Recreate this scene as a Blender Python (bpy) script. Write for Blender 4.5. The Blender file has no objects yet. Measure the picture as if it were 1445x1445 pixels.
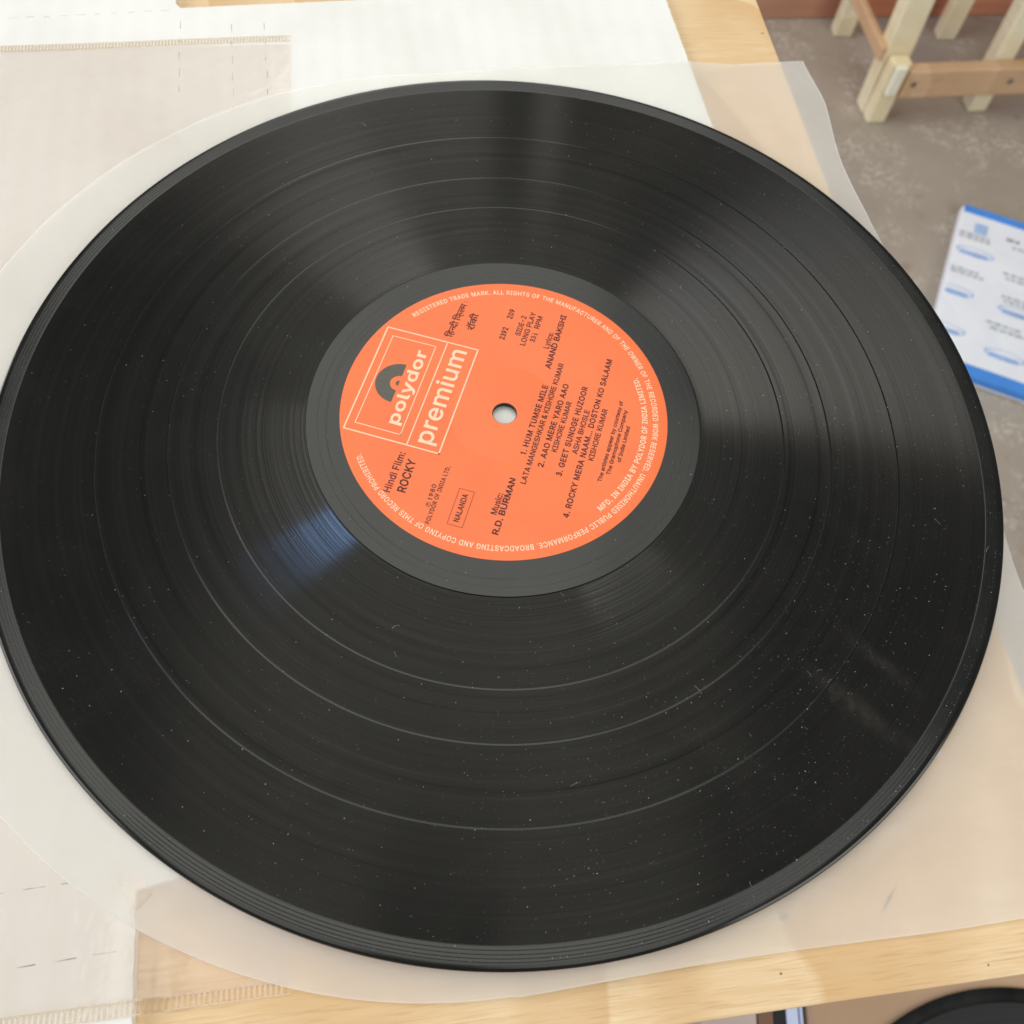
import bpy, bmesh, math, random
from mathutils import Vector, Matrix
from mathutils.geometry import tessellate_polygon
random.seed(7)
S = 0.001                       # all lengths below are written in millimetres
scene = bpy.context.scene
C = scene.collection

# ------------------------------------------------------------------ camera
cam_d = bpy.data.cameras.new('camera')
cam = bpy.data.objects.new('camera', cam_d); C.objects.link(cam)
cam.location = (0.0, -0.149613, 0.226960)
cam.rotation_euler = (0.471307, -0.0490168, 0.0596654)
cam_d.sensor_width = 36; cam_d.lens = 31.37
cam_d.clip_start = 0.01; cam_d.clip_end = 60
cam_d.dof.use_dof = True; cam_d.dof.focus_distance = 0.252; cam_d.dof.aperture_fstop = 20
scene.camera = cam

# ------------------------------------------------------------------ light
world = bpy.data.worlds.new('World'); scene.world = world; world.use_nodes = True
bg = world.node_tree.nodes['Background']
bg.inputs['Color'].default_value = (0.93, 0.95, 1.0, 1); bg.inputs['Strength'].default_value = 0.17
def area(name, loc, target, sx, sy, radiance, color):
    l = bpy.data.lights.new(name, 'AREA'); l.shape = 'RECTANGLE'; l.size = sx; l.size_y = sy
    l.color = color; l.energy = radiance * sx * sy * math.pi
    o = bpy.data.objects.new(name, l); C.objects.link(o); o.location = loc
    d = Vector(target) - Vector(loc); o.rotation_euler = d.to_track_quat('-Z', 'Y').to_euler()
    return o
# unseen roof lamps shaped for the record's reflections; open door on the left
def overhead(x0, x1, y0, y1, radiance, color=(1.0, 0.985, 0.92), z=1.6):
    cx, cy = (x0+x1)/2, (y0+y1)/2
    o = area('overhead_reflection_light', (cx, cy, z), (cx, cy, 0.0), x1-x0, y1-y0, radiance, color)
    o.rotation_euler = (0, 0, 0); return o
overhead(-0.62, 0.24, 0.22, 1.20, 3.1)
overhead(-0.70, 0.24, 1.20, 1.78, 2.6)
overhead(-0.74, -0.10, 1.78, 2.70, 3.3)
overhead(0.025, 0.110, 1.78, 2.70, 4.2)
overhead(0.24, 0.54, 0.22, 1.12, 2.1)
overhead(0.24, 0.46, 1.12, 1.52, 1.6)
overhead(-0.60, -0.20, -0.60, 0.22, 2.3)
overhead(0.07, 0.46, -0.60, 0.22, 2.3)
overhead(-0.20, 0.07, -0.05, 0.22, 2.2)  # gap left between these lamps stands in for the phone's dark reflection
area('stand_fill_light', (1.7, -0.9, 0.7), (0.70, 1.4, -0.85), 1.5, 1.3, 4.8, (1.0, 0.985, 0.95))  # added fill lamp, brightens the timber stands
area('doorlight', (-2.4, 0.10, 1.05), (0, 0.1, 0.0), 2.9, 2.0, 4.3, (1.0, 0.985, 0.95))
area('doorlight', (-2.4, -0.84, 0.17), (0, -0.1, 0.0), 0.75, 0.26, 52.0, (0.17, 0.42, 0.95))
scene.view_settings.view_transform = 'Standard'; scene.view_settings.look = 'None'
scene.view_settings.exposure = -0.08; scene.view_settings.gamma = 1.0
scene.cycles.max_bounces = 12; scene.cycles.diffuse_bounces = 8; scene.cycles.glossy_bounces = 4; scene.cycles.transparent_max_bounces = 16
scene.cycles.sample_clamp_indirect = 6.0
GLYPHS={
' ':(188,''),
'&':(448,'195,-7 235,-3 271,7 305,23 328,43 364,0 438,0 366,87 385,115 398,145 405,179 408,224 349,224 346,185 336,151 327,134 220,265 256,293 305,342 322,382 324,406 318,437 308,459 289,483 266,499 241,508 203,513 165,510 134,499 111,482 90,456 78,428 75,400 78,370 86,345 101,320 136,275 85,235 63,213 47,189 38,166 34,135 39,96 51,68 79,33 110,12 141,1|191,46 166,49 144,56 125,69 108,89 100,108 97,129 100,154 110,174 131,198 171,230 292,87 251,59 224,50|182,310 144,364 137,397 139,416 152,440 169,454 199,461 226,457 244,446 258,427 262,406 260,389 255,375 239,354'),
',':(188,'38,-119 84,-119 137,71 68,71'),
'-':(453,'114,188 337,188 337,244 114,244'),
'.':(188,'94,-4 113,-1 127,8 138,24 141,40 138,59 129,72 113,83 96,87 78,83 64,74 53,59 50,42 53,24 62,10 78,-1'),
'0':(453,'226,-7 284,4 322,24 359,62 384,113 396,161 400,177 405,250 400,331 384,395 358,447 322,484 281,507 228,516 172,507 131,484 95,447 69,395 65,380 53,331 48,258 53,177 69,113 95,62 136,20 174,1|226,50 189,58 164,73 140,103 122,145 113,193 109,258 113,315 122,363 140,405 168,438 192,453 228,460 261,453 289,436 313,405 330,363 340,315 344,251 340,193 330,146 313,103 289,73 264,58'),
'1':(330,'135,0 200,0 200,509 152,509 140,455 52,425 52,378 135,392'),
'2':(453,'64,0 389,0 389,57 153,57 336,259 357,290 371,318 381,370 376,411 361,445 335,476 305,498 268,511 227,516 182,511 143,496 113,474 86,441 71,405 66,362 127,362 130,392 139,413 152,432 172,447 194,456 222,460 250,457 272,450 292,437 311,412 317,397 320,368 318,348 311,327 282,282 64,47'),
'3':(395,'182,-9 211,-8 258,5 280,17 296,30 316,51 332,77 347,115 351,141 350,169 336,216 310,256 282,280 303,304 320,344 325,384 317,424 296,461 265,489 227,506 191,511 145,502 109,482 81,451 64,412 121,397 130,417 146,435 166,446 188,451 201,451 232,439 256,414 264,392 265,369 253,337 228,314 212,308 135,306 135,244 209,246 238,236 252,226 273,204 285,176 289,144 283,116 268,90 245,69 218,56 191,53 158,59 131,74 110,98 98,125 38,109 59,63 92,26 136,1'),
'4':(415,'250,0 313,0 313,115 390,115 390,172 313,172 313,509 240,509 22,178 22,115 250,115|250,172 88,172 250,415'),
'5':(453,'219,-7 268,-1 306,14 344,43 369,76 385,117 391,161 388,200 379,231 364,260 346,283 321,306 294,321 261,330 231,334 205,332 175,324 134,301 151,452 366,452 366,509 96,509 67,253 128,246 148,260 191,275 220,277 248,273 275,262 298,242 314,221 324,193 328,160 324,131 314,104 300,84 276,64 250,53 223,50 199,52 173,60 138,89 127,108 122,130 60,130 66,93 83,60 109,31 141,10 178,-2'),
'6':(453,'224,-7 271,-2 310,14 344,41 368,73 384,112 389,155 384,201 370,240 344,273 316,295 276,310 237,314 217,312 196,307 176,297 322,509 251,508 102,285 80,239 68,200 64,160 69,115 84,74 108,42 143,14 182,-1|224,48 194,54 174,63 152,80 138,102 129,125 125,160 129,191 138,214 152,233 174,252 196,262 228,265 257,261 279,251 300,234 314,213 324,189 327,155 323,125 314,101 300,80 279,63 257,53'),
'7':(453,'97,0 166,1 391,449 391,509 62,509 62,452 323,452'),
'8':(453,'224,-7 276,-2 317,11 351,32 378,62 395,96 401,134 397,166 388,194 372,219 350,242 327,256 300,265 332,282 360,309 376,344 382,379 377,417 361,450 336,478 306,498 269,511 228,516 184,511 147,498 115,478 88,447 75,417 70,382 76,342 93,308 119,282 153,265 122,254 102,242 81,220 64,194 55,166 52,137 57,96 74,62 102,32 142,9 177,-2|224,49 194,52 170,59 146,73 128,94 119,113 115,140 119,165 128,186 148,209 170,224 195,232 228,235 256,232 283,223 304,209 324,186 333,165 337,138 333,113 324,93 306,73 285,60 259,52|223,290 201,292 179,300 160,312 145,330 136,349 133,378 136,399 144,418 160,438 178,450 200,457 228,460 263,454 293,438 308,419 316,399 319,374 316,351 308,331 292,312 274,300 252,292'),
'9':(453,'130,0 201,1 350,224 373,270 385,308 389,349 384,390 368,434 344,466 315,490 271,510 224,516 182,510 143,494 104,461 85,436 69,397 64,354 68,307 83,269 108,236 137,214 178,198 239,196 276,212|225,243 199,247 175,256 152,276 138,296 129,321 125,354 129,381 138,406 152,427 174,446 193,454 228,460 254,457 277,447 300,428 314,407 324,383 327,348 324,319 314,295 300,274 278,256 254,247'),
':':(188,'94,-4 113,-1 127,8 138,24 141,40 138,59 129,72 113,83 96,87 78,83 64,74 53,59 50,42 53,24 62,10 78,-1|94,271 113,274 127,283 138,299 141,315 138,334 129,348 113,359 96,362 78,359 64,350 53,334 50,317 53,299 62,285 78,274'),
'A':(480,'16,0 86,1 135,142 344,142 394,1 463,0 276,509 200,508|155,199 194,312 239,456 276,336 324,199'),
'B':(456,'60,0 250,0 302,4 344,18 376,38 400,67 413,100 418,134 414,173 402,202 386,226 363,245 339,257 315,262 316,268 356,286 374,303 387,320 395,344 398,372 394,410 381,442 357,470 329,491 290,504 243,509 60,509|125,57 125,231 250,231 279,228 306,218 326,204 342,184 352,161 355,136 349,105 329,80 296,63 247,57|125,285 125,452 242,452 283,446 314,428 330,403 336,370 333,348 324,328 307,308 287,296 262,288'),
'C':(510,'265,-7 306,-4 340,4 373,19 402,38 429,63 448,91 463,124 473,159 408,160 401,136 389,114 357,81 314,60 270,53 223,59 184,76 150,106 125,145 109,193 103,252 109,315 125,364 131,374 149,402 184,432 223,450 265,456 314,450 357,428 376,411 400,375 408,348 473,348 463,385 448,418 428,445 402,471 373,490 342,504 306,513 270,516 199,506 150,484 103,444 70,393 53,344 48,326 40,256 48,179 70,116 103,64 152,24 205,1'),
'D':(502,'60,0 221,0 291,8 356,34 399,69 433,119 456,184 462,257 455,329 434,390 404,433 397,443 353,478 294,501 227,509 60,509|125,57 125,452 223,452 272,446 320,428 355,398 379,361 394,313 399,258 394,201 379,149 355,111 344,102 318,81 274,64 217,57'),
'E':(419,'60,0 375,0 375,57 125,57 125,229 355,229 355,286 125,286 125,452 372,452 372,509 60,509'),
'F':(410,'60,0 125,0 125,221 346,221 346,278 125,278 125,452 369,452 369,509 60,509'),
'G':(520,'267,-7 326,0 376,18 421,52 451,91 471,141 478,198 478,256 283,256 283,199 414,199 410,160 396,123 376,95 344,70 306,56 267,53 226,58 184,76 150,106 125,145 109,193 103,252 108,311 126,367 149,403 183,432 222,450 263,456 292,454 314,448 355,428 374,409 398,373 408,349 474,349 465,384 449,416 430,444 403,469 374,489 340,504 305,513 263,516 203,508 151,485 102,444 68,392 47,329 40,252 50,170 69,116 103,65 151,24 205,1'),
'H':(517,'60,0 125,0 125,232 392,232 392,0 457,0 457,509 392,509 392,289 125,289 125,509 60,509'),
'I':(301,'31,0 269,0 269,57 183,57 183,452 269,452 269,509 31,509 31,452 118,452 118,57 31,57'),
'K':(467,'60,0 125,0 125,167 198,244 372,0 449,0 243,288 448,509 364,509 174,303 124,242 125,509 60,509'),
'L':(393,'60,0 361,0 361,57 125,57 125,509 60,509'),
'M':(628,'60,0 122,0 120,434 170,292 286,1 342,0 456,292 506,436 504,0 568,0 568,509 476,508 352,186 315,73 278,186 152,508 60,509'),
'N':(523,'60,0 125,0 125,300 120,430 201,291 386,1 463,0 463,509 399,509 399,151 403,76 362,154 137,508 60,509'),
'O':(533,'265,-7 335,4 384,25 430,64 464,115 481,164 486,182 493,252 486,329 464,392 430,444 382,485 329,508 269,516 205,508 152,485 104,444 70,393 53,344 48,326 40,256 48,179 70,116 104,64 152,24 205,1|265,53 223,59 186,75 150,106 125,144 109,193 103,256 109,315 121,352 125,364 150,403 186,434 223,450 269,456 310,450 347,434 384,403 408,365 425,314 430,251 425,194 408,145 384,106 347,75 310,59'),
'P':(445,'60,0 125,0 125,186 237,186 289,191 332,207 364,232 390,265 404,304 409,346 404,391 390,430 364,464 332,487 289,503 237,509 60,509|125,242 125,452 235,452 268,449 297,439 319,422 333,402 342,376 344,345 342,319 334,295 316,270 297,256 266,246 235,242'),
'R':(449,'60,0 125,0 125,198 244,199 352,1 428,0 313,210 333,217 366,239 390,271 405,309 409,350 405,395 390,433 366,466 333,489 290,504 238,509 60,509|125,255 125,452 236,452 270,449 298,440 320,423 334,405 342,381 345,350 342,324 334,300 318,280 298,267 270,258 237,255'),
'S':(447,'222,-9 278,-4 323,11 359,33 386,64 403,99 408,137 405,171 396,197 380,218 359,238 312,264 170,308 148,319 130,335 119,352 115,375 118,396 129,418 146,436 167,448 193,456 217,458 267,453 301,438 326,412 337,378 401,378 394,415 377,449 350,477 307,501 276,511 229,516 179,511 138,498 103,477 75,448 58,413 52,373 60,326 87,288 128,260 187,238 296,205 316,193 332,178 342,161 346,138 340,112 330,93 310,74 287,60 258,52 222,49 167,58 142,71 122,89 110,109 104,137 38,137 46,96 64,60 92,30 132,8 171,-4'),
'T':(449,'193,0 257,0 257,452 417,452 417,509 32,509 32,452 193,452'),
'U':(517,'257,-8 315,-2 365,16 402,42 431,77 450,122 457,171 457,509 393,509 393,176 389,144 378,114 355,86 331,68 298,56 261,52 220,56 187,68 161,86 140,114 128,144 124,176 124,509 60,509 60,171 66,124 85,80 112,45 152,16 203,-2'),
'V':(480,'204,0 278,1 463,509 394,508 278,171 241,52 190,212 84,508 16,509'),
'W':(686,'155,0 230,1 318,320 343,436 368,320 454,1 530,0 670,509 602,508 510,144 492,64 461,201 380,508 306,509 214,158 193,61 164,193 82,508 16,509'),
'X':(474,'18,0 91,0 181,127 237,218 267,166 382,0 456,0 276,263 446,509 374,509 271,360 238,302 204,361 104,509 29,509 200,260'),
'Y':(472,'203,0 268,0 268,208 455,509 380,508 278,342 252,294 237,260 194,342 92,508 16,509 203,208'),
'Z':(438,'42,0 399,0 399,57 114,55 172,134 397,462 397,509 40,509 40,452 323,453 268,379 42,46'),
'a':(389,'158,-9 191,-6 230,8 254,27 272,52 277,52 277,0 337,0 337,253 333,290 322,320 303,346 280,364 240,379 196,384 162,382 105,364 81,348 57,322 41,291 100,274 107,288 132,313 170,329 193,331 220,329 239,322 255,312 267,297 276,254 273,243 264,234 250,230 127,212 97,202 59,180 43,161 34,140 30,106 35,73 48,45 69,21 94,5 125,-5|168,45 130,52 114,61 102,73 94,87 92,106 95,124 102,138 135,160 258,182 276,190 276,137 272,115 263,93 246,72 228,59 202,49'),
'b':(424,'227,-8 274,-2 313,16 347,46 370,84 385,132 390,186 385,246 370,293 346,331 313,361 274,378 231,384 196,381 171,373 144,353 119,320 114,319 114,509 53,509 53,0 112,0 112,59 118,59 136,33 172,4 198,-5|218,47 185,52 162,65 140,87 125,115 118,141 113,192 116,230 124,258 140,291 161,312 181,322 221,330 259,322 279,312 302,289 316,261 324,230 328,186 325,150 318,122 302,89 278,66 254,52'),
'c':(396,'205,-8 261,-1 306,21 341,56 354,79 363,102 304,117 292,89 270,66 243,52 206,46 173,51 146,66 124,89 108,117 98,154 96,190 99,225 109,260 124,287 146,310 175,326 206,330 240,326 269,312 290,289 303,262 362,277 352,304 322,343 283,368 235,383 205,384 157,378 117,360 85,333 56,290 40,244 34,189 40,132 56,86 81,47 119,15 159,-2'),
'd':(424,'193,-8 227,-5 252,4 280,24 307,59 313,59 313,0 372,0 372,509 311,509 311,319 305,320 280,353 253,373 229,381 194,384 151,378 112,361 78,331 54,292 39,246 34,186 39,132 55,84 78,46 111,16 151,-2|203,47 170,52 146,66 124,88 109,117 99,150 96,192 99,228 106,256 124,290 145,311 172,325 206,330 237,325 262,312 284,290 300,263 306,241 312,186 309,149 299,115 284,87 262,64 236,51'),
'e':(404,'210,-8 250,-5 278,2 311,19 336,41 353,63 365,91 306,105 287,75 271,61 254,53 214,46 179,50 151,61 127,81 112,103 100,138 97,169 371,169 371,198 368,243 357,282 341,315 322,338 294,361 266,374 237,382 203,384 157,378 117,360 80,328 54,289 39,243 34,185 40,132 56,86 81,47 118,16 161,-2|97,221 99,241 108,269 124,293 146,313 166,323 203,330 241,324 262,314 284,293 298,269 308,222'),
'f':(254,'81,0 142,0 142,327 228,327 228,379 142,379 145,443 154,459 171,470 197,474 227,468 243,520 240,522 223,527 185,530 160,527 132,518 114,506 96,486 84,461 81,379 6,379 6,327 81,327'),
'h':(410,'53,0 114,0 114,229 117,257 126,282 142,304 161,317 184,326 208,329 246,323 274,303 290,275 296,236 296,0 357,0 357,243 353,285 341,321 322,348 295,369 264,380 225,384 187,379 153,362 124,332 114,312 114,509 53,509'),
'i':(167,'53,0 114,0 114,379 53,379|83,443 100,446 113,454 123,468 126,482 123,499 115,511 100,521 85,524 67,521 55,513 44,499 41,484 44,468 55,454 67,446'),
'l':(189,'137,-2 163,-1 181,4 170,54 130,54 120,63 115,76 114,509 53,509 53,82 58,49 75,19 101,3'),
'm':(610,'53,0 114,0 114,240 117,266 126,289 142,308 158,320 176,328 197,330 232,324 254,310 270,286 274,261 274,0 335,0 335,249 338,270 345,290 374,320 395,328 416,330 447,326 472,314 490,287 496,255 496,0 557,0 557,257 553,296 541,328 524,352 497,372 468,383 435,386 406,383 387,377 357,361 336,342 317,308 309,331 286,362 257,380 216,386 195,384 173,376 151,363 131,345 112,307 112,379 53,379'),
'n':(410,'53,0 114,0 114,229 117,257 126,282 142,304 161,317 184,326 208,329 246,323 274,303 290,275 296,236 296,0 357,0 357,243 353,285 341,321 322,348 295,369 264,380 229,384 187,379 153,362 124,332 112,308 112,379 53,379'),
'o':(415,'205,-8 256,-2 298,16 334,47 359,85 374,125 381,185 376,243 360,290 334,329 298,360 256,378 209,384 159,378 119,361 81,329 56,290 40,244 34,189 40,132 56,86 81,47 119,15 159,-2|206,46 170,52 146,66 124,89 106,122 99,150 96,190 99,225 108,257 124,287 146,310 170,324 208,330 245,324 269,310 292,287 307,258 316,227 319,184 316,150 308,122 292,89 269,66 242,51'),
'p':(424,'53,-143 114,-143 114,59 119,58 145,24 173,4 198,-5 231,-8 274,-2 313,16 347,46 370,84 386,136 390,192 385,246 370,293 346,331 313,361 272,378 231,384 196,381 171,373 152,360 136,345 119,320 112,319 112,379 53,379|218,47 185,52 162,65 140,87 125,115 118,141 113,192 116,230 124,258 140,291 161,312 181,322 221,330 259,322 279,312 302,289 316,261 324,230 328,186 325,150 318,122 302,89 278,66 254,52'),
'r':(259,'53,0 114,0 114,239 117,262 126,283 142,302 159,315 182,323 210,326 243,322 243,384 212,385 183,380 154,368 130,346 115,321 112,321 112,379 53,379'),
's':(365,'179,-8 224,-5 260,6 289,24 312,47 326,75 331,106 325,142 307,170 275,194 144,232 125,242 112,258 109,278 114,299 132,318 158,330 188,333 219,328 246,313 258,298 268,277 324,290 314,315 302,335 279,358 243,376 224,381 190,384 148,381 115,370 87,354 65,332 50,303 47,273 52,239 71,209 104,186 150,170 225,151 253,137 265,121 268,104 262,81 243,62 220,51 179,45 150,49 124,60 105,79 94,107 36,94 45,63 61,39 84,18 113,2 144,-5'),
't':(227,'166,-4 193,-3 213,3 202,54 173,50 150,53 136,62 128,76 126,327 204,327 204,379 126,379 126,471 65,471 65,379 6,379 6,327 65,327 65,92 72,52 94,20 125,2'),
'u':(410,'180,-5 222,0 256,16 286,47 298,72 298,0 357,0 357,379 296,379 296,151 293,122 283,97 256,68 226,53 202,50 164,56 136,76 119,105 114,142 114,379 53,379 53,136 57,94 69,59 91,30 118,10 146,-1'),
'y':(389,'88,-145 118,-143 139,-136 168,-116 191,-85 204,-57 371,379 304,378 226,160 195,60 164,160 84,378 17,379 163,-1 142,-56 127,-76 118,-84 104,-89 61,-86 47,-139'),
'ि':(259,'89,0 170,0 170,551 273,551 273,622 165,622 144,663 136,685 135,720 144,760 171,792 221,817 281,824 402,801 514,732 620,615 704,615 614,734 516,820 440,862 357,888 269,896 179,884 112,850 79,814 59,773 53,726 55,694 62,667 80,622 0,622 0,551 89,551'),
'ह':(531,'248,-142 302,-89 201,-5 167,33 150,64 141,93 138,125 147,167 176,202 221,222 278,229 333,224 373,208 396,182 403,147 397,120 379,97 353,82 321,69 348,2 405,24 448,58 474,102 481,152 476,188 461,225 438,250 397,279 385,283 348,295 287,300 231,296 183,284 159,312 152,328 149,348 153,367 165,382 190,392 442,394 442,551 546,551 546,622 0,622 0,551 361,551 361,465 224,465 159,458 132,448 106,433 79,400 72,376 69,350 72,318 97,268 115,248 92,225 73,198 62,166 58,129 70,57 108,-9 170,-76'),
'न':(555,'385,0 466,0 466,551 569,551 569,622 0,622 0,551 385,551 385,369 96,369 72,366 48,350 40,339 37,317 44,286 56,260 76,234 102,209 123,196 152,188 174,192 189,201 201,220 204,298 385,298'),
'द':(520,'413,-58 480,-24 410,86 430,97 448,114 457,134 460,168 455,190 440,215 409,234 374,240 349,236 328,226 311,206 306,175 312,141 285,140 216,149 167,174 136,214 126,261 129,292 139,317 152,337 173,355 201,369 233,378 273,383 376,385 376,551 534,551 534,622 0,622 0,551 295,551 295,456 233,453 181,442 139,426 103,402 79,377 62,347 50,313 46,270 51,219 68,176 92,141 125,113 161,92 202,79 244,71 290,68 342,73 374,10'),
'ी':(259,'89,0 170,0 170,551 273,551 273,622 163,622 136,711 108,779 77,830 38,868 -6,889 -59,896 -126,886 -177,856 -210,805 -220,749 -218,714 -211,681 -186,616 -105,615 -128,670 -137,700 -139,735 -134,771 -115,804 -92,819 -58,825 -8,813 30,775 58,712 87,623 0,622 0,551 89,551'),
'फ':(771,'379,0 460,0 460,257 516,312 569,330 601,324 626,306 640,278 645,239 641,195 628,150 611,115 588,80 590,78 660,39 690,91 710,142 721,191 725,240 715,307 685,357 637,389 579,399 543,396 513,386 486,370 460,349 460,551 786,551 786,622 0,622 0,551 79,551 82,307 90,263 104,228 124,198 147,177 176,161 213,150 250,146 289,150 323,160 353,175 379,193|247,217 213,223 189,239 175,259 166,281 160,354 160,551 379,551 379,278 352,254 320,234 287,221'),
'़':(0,'-284,-192 -262,-188 -243,-175 -232,-157 -228,-135 -232,-112 -243,-94 -262,-80 -282,-76 -304,-80 -323,-94 -334,-112 -338,-133 -334,-157 -323,-175 -304,-188'),
'ल':(678,'255,-12 308,40 210,127 174,163 148,199 131,234 126,269 131,304 147,329 174,347 208,353 239,350 263,342 311,313 293,275 279,232 356,208 376,263 397,301 422,328 445,344 470,353 508,355 508,0 589,0 589,551 693,551 693,622 0,622 0,551 508,551 508,426 442,420 396,401 354,370 320,394 284,412 247,422 206,426 167,422 131,411 98,392 70,362 51,323 45,273 52,226 73,176 106,129 138,95'),
'म':(598,'428,0 509,0 509,551 612,551 612,622 0,622 0,551 126,551 126,321 71,318 54,310 42,295 39,279 42,258 64,216 89,187 117,165 140,154 160,151 177,155 192,165 203,185 207,212 207,250 428,250|207,321 207,551 428,551 428,321'),
'र':(409,'341,-12 394,42 272,147 167,254 213,276 254,301 290,332 314,365 331,407 336,456 332,511 320,551 424,551 424,622 0,622 0,551 239,551 252,511 256,470 252,434 238,399 218,375 181,349 148,382 130,389 106,393 75,389 56,377 44,359 40,341 42,322 54,289 75,256 138,181 234,83'),
'ॉ':(259,'89,0 170,0 170,551 273,551 273,622 0,622 0,551 89,551|90,680 162,690 221,722 267,778 297,864 222,889 203,830 180,787 144,758 95,749 46,758 9,782 -24,826 -52,887 -123,863 -84,781 -34,724 24,691'),
'क':(762,'371,0 452,0 452,258 508,312 561,330 593,324 618,306 631,278 636,239 632,195 618,150 602,115 579,80 581,78 651,39 682,91 702,142 712,191 716,240 706,307 676,357 628,389 568,399 507,388 452,349 452,551 777,551 777,622 0,622 0,551 371,551 371,260 340,232 307,209 270,193 227,188 190,194 159,213 135,246 127,291 136,336 160,366 198,385 252,391 294,388 333,381 337,454 297,461 243,464 166,452 103,418 69,380 52,340 46,288 52,238 71,195 101,160 139,136 179,123 224,118 273,123 313,136 371,174')}

# ------------------------------------------------------------------ helpers
def link(name, verts, faces, mat=None, parent=None, smooth=False, sharp=None):
    me = bpy.data.meshes.new(name)
    me.from_pydata([(x*S, y*S, z*S) for x, y, z in verts], [], faces)
    if mat: me.materials.append(mat)
    if smooth: me.polygons.foreach_set('use_smooth', [True]*len(me.polygons))
    me.update()
    if sharp is not None: me.set_sharp_from_angle(angle=math.radians(sharp))
    o = bpy.data.objects.new(name, me); C.objects.link(o)
    if parent: o.parent = parent
    return o
def tag(o, label=None, cat=None, group=None, kind=None):
    for k, v in (('label', label), ('category', cat), ('group', group), ('kind', kind)):
        if v: o[k] = v
    return o
def empty(name, loc=(0, 0, 0)):
    o = bpy.data.objects.new(name, None); C.objects.link(o); o.empty_display_size = 0.02
    o.location = Vector(loc)*S
    return o
def lathe(profile, n=360, centre=lambda r: (0, 0), closed=True):
    v, f = [], []
    m = len(profile)
    for i in range(n):
        a = 2*math.pi*i/n
        for r, z in profile:
            cx, cy = centre(r); v.append((cx+r*math.cos(a), cy+r*math.sin(a), z))
    for i in range(n):
        j = (i+1) % n
        for k in range(m if closed else m-1):
            l = (k+1) % m
            f.append((i*m+k, j*m+k, j*m+l, i*m+l))
    return v, f
def fix_normals(o):
    bm = bmesh.new(); bm.from_mesh(o.data); bmesh.ops.recalc_face_normals(bm, faces=bm.faces[:])
    bm.to_mesh(o.data); bm.free(); return o
def boxmesh(corners, z0, z1, top=None):
    """prism from a polygon (list of xy), z0 to z1"""
    n = len(corners); top = top or corners
    v = [(x, y, z0) for x, y in corners] + [(x, y, z1) for x, y in top]
    f = [tuple(range(n))[::-1], tuple(range(n, 2*n))] + [(i, (i+1) % n, n+(i+1) % n, n+i) for i in range(n)]
    return v, f
def bevel(o, w, seg=2):
    bm = bmesh.new(); bm.from_mesh(o.data)
    bmesh.ops.bevel(bm, geom=[e for e in bm.edges], offset=w*S, segments=seg, affect='EDGES', profile=0.5)
    bm.to_mesh(o.data); bm.free(); return o
def frame(ox, oy, deg):
    c, s = math.cos(math.radians(deg)), math.sin(math.radians(deg))
    return lambda a, b: (ox+a*c-b*s, oy+a*s+b*c)

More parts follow.
